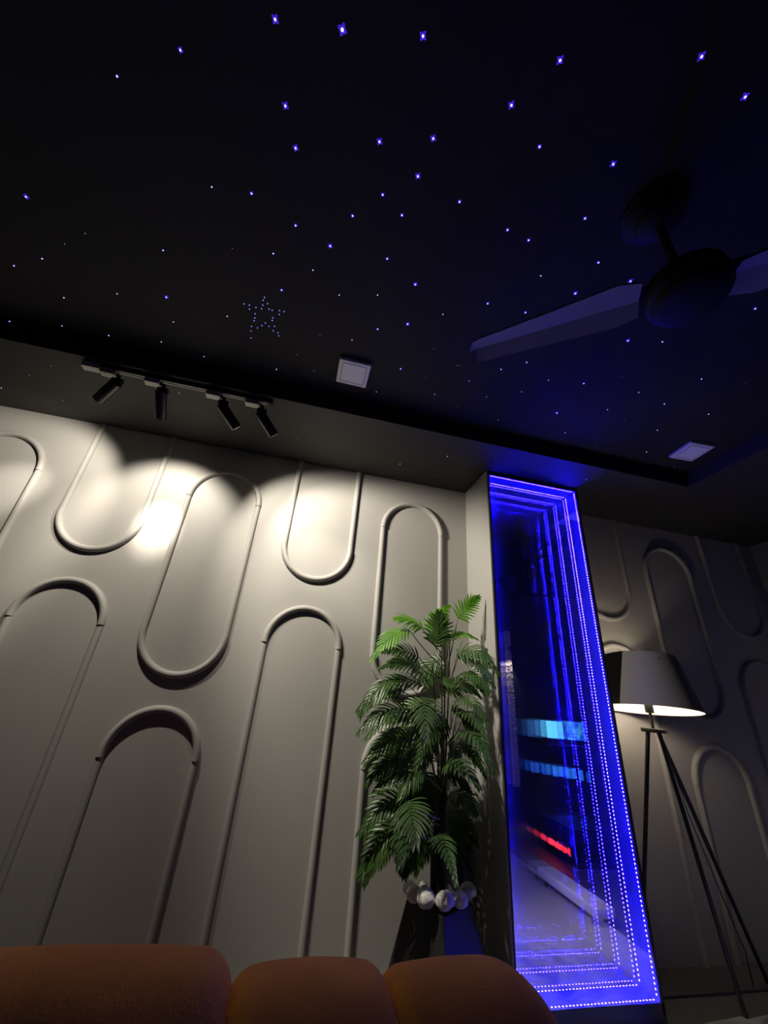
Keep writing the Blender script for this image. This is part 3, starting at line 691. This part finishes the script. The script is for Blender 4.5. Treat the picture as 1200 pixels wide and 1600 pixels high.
# ------------------------------------------------------------------ the side of the room that the mirror shows
tag(MB().ubox((0.52, -1.25, FLOOR_Z), (0.925, -0.16, FLOOR_Z + 0.004)).build('rug', RUG, smooth=False), 'pale grey rug on the floor in front of the mirror', 'rug')
bn = thing('bench', U(0.905, -0.56, FLOOR_Z + 0.0045), 'low white padded bench, added for the bright stripe at lower right of the mirror', 'bench')  # pale bench added to give the mirror its bright stripe
MB().soft_box(U(0.872, -0.70, FLOOR_Z + 0.02), U(0.935, -0.44, FLOOR_Z + 0.045), 0.02, 10).build('added_bench_seat', WHITE, bn)
for x_ in (0.885, 0.922):
    for y_ in (-0.67, -0.47): MB().tube([U(x_, y_, FLOOR_Z + 0.0045), U(x_, y_, FLOOR_Z + 0.022)], 0.012, 10).build('leg', BLACKM, bn)
ALC = -1.26
struct(MB().ubox((1.06, ALC - 0.03, FLOOR_Z), (XR, ALC, BORDER_Z)).build('wall_alcove', BORD, smooth=False))
def mpt(px, py, yreal):   # plan point whose reflection in the mirror glass lies on a photo pixel
    p = P(px, py, 1, 2 * GY - yreal); return Vector((p.x, yreal, p.z))
def mbox(pa, pb, y0, y1):
    a, b_ = mpt(*pa, y1), mpt(*pb, y1)
    return (min(a.x, b_.x), y0, min(a.z, b_.z)), (max(a.x, b_.x), y1, max(a.z, b_.z))
# sparkling stone panel
sp = MB(); lo, hi = mbox((788, 985), (815, 1230), ALC, ALC + 0.02); lo, hi = U(*lo), U(*hi)
nx, nz = 26, 110
for j in range(nz + 1):
    for i in range(nx + 1):
        x = lo.x + (hi.x - lo.x) * i / nx; z = lo.z + (hi.z - lo.z) * j / nz
        sp.v.append(Vector((x, hi.y - 0.02 + (0.0 if i in (0, nx) or j in (0, nz) else 0.020 * abs(noise.noise(Vector((x * 30, 0, z * 30))))), z)))
for j in range(nz):
    for i in range(nx): q = j * (nx + 1) + i; sp.f.append((q, q + nx + 1, q + nx + 2, q + 1))
sp.build('stone_panel', CRYST, smooth=False)
pn = bpy.data.objects['stone_panel']; tag(pn, 'sparkling rough stone panel reflected along the left side of the mirror', 'wall panel')
ld = bpy.data.lights.new('panel_downlight', 'SPOT'); ld.energy = 6; ld.spot_size = math.radians(50); ld.spot_blend = 0.5; ld.color = (1, 0.85, 0.65); ld.shadow_soft_size = 0.01
lamp2 = thing('panel_lamp', U((lo.x + hi.x) / 2 / S, ALC + 0.05, 0.26), 'small black lamp shining down the stone panel in the reflection', 'lamp')
MB().lathe([(0, 0), (0.02, 0), (0.02, 0.07), (0.017, 0.07), (0.017, 0.01), (0, 0.01)], U((lo.x + hi.x) / 2 / S, ALC + 0.05, 0.26) + Vector((0, 0, 0.06)), Vector((0, 0, -1)), 20).build('barrel', BLACKM, lamp2)
MB().box(U((lo.x + hi.x) / 2 / S, ALC, 0.26) + Vector((-0.006, 0, 0.03)), U((lo.x + hi.x) / 2 / S, ALC + 0.045, 0.26) + Vector((0.006, 0, 0.045))).build('arm', BLACKM, lamp2, smooth=False)
l2 = bpy.data.objects.new('panel_downlight', ld); COL.objects.link(l2); l2.parent = lamp2; l2.location = (0, 0, 0.0); l2.rotation_euler = (math.radians(-14), 0, 0)
def screen(pa, pb, m, lab, grp, name='display_screen', cat='screen'):
    lo, hi = mbox(pa, pb, ALC, ALC + 0.012)
    t = thing(name, U((lo[0] + hi[0]) / 2, ALC, lo[2]), lab, cat, grp)
    MB().ubox(lo, hi).build('casing', BLACKM, t, smooth=False)
    MB().ubox((lo[0] + 0.003, hi[1], lo[2] + 0.003), (hi[0] - 0.003, hi[1] + 0.001, hi[2] - 0.003)).build('panel', m, t, smooth=False)
DIMS = mat('lit_dim_screen', (0.02, 0.03, 0.05), 0.3, emit=(0.02, 0.07, 0.25), estr=0.8)
BLUS = mat('lit_blue_panel', (0.02, 0.03, 0.05), 0.3, emit=(0.03, 0.22, 0.9), estr=0.9)
BLUD = mat('lit_deep_blue_panel', (0.02, 0.03, 0.05), 0.3, emit=(0.015, 0.09, 0.6), estr=0.8)
screen((822, 1124), (850, 1154), DIMS, 'dim screen reflected left of the cyan screen in the mirror', 'upper screens in the mirror')
screen((852, 1125), (882, 1156), SCREEN, 'bright cyan screen reflected in the middle of the mirror', 'upper screens in the mirror')
screen((883, 1126), (918, 1159), SCREEN2, 'mottled blue screen reflected right of the cyan screen', 'upper screens in the mirror')
rowx = [828, 845, 862, 882, 902, 914, 926]
for i in range(6):
    screen((rowx[i], 1190 + i * 3), (rowx[i + 1] - 1, 1209 + i * 3), (BLUD, BLUD, BLUS, BLUS, BLUS, BLUD)[i], 'small blue screen, %s from the left in the lower reflected row' % ordinal(i), 'lower blue screens in the mirror')
lo, hi = mbox((822, 1162), (930, 1172), ALC, ALC + 0.05)
tag(MB().ubox(lo, hi).build('shelf', BLACK, smooth=False), 'dark shelf reflected between the two rows of blue screens', 'shelf')
# electric fireplace standing on the floor
EZ = -0.462
e1 = P(890, 1332, 2, EZ); ex = e1.x
ya, yb_ = 2 * GY - P(857, 1308, 0, ex).y, 2 * GY - e1.y
fp = thing('electric_fireplace', U(ex + 0.08, (ya + yb_) / 2, FLOOR_Z), 'black electric fireplace with a red ember line reflected low in the mirror', 'fireplace')
MB().ubox((ex + 0.002, ya - 0.03, FLOOR_Z), (ex + 0.2, yb_ + 0.03, FLOOR_Z + 0.11)).build('cabinet', BLACKM, fp, smooth=False, bevel=0.004)
em = MB()
for i in range(34):
    y = ya + (yb_ - ya) * i / 33
    hgt = 0.012 + 0.016 * abs(noise.noise(Vector((i * 0.9, 3, 1)))); zz = EZ + 0.008 * noise.noise(Vector((i * 0.7, 9, 1)))
    em.ubox((ex, y - 0.0016, zz - hgt / 2), (ex + 0.002, y + 0.0016, zz + hgt / 2))
em.build('ember_bed', FIRE, fp, smooth=False)
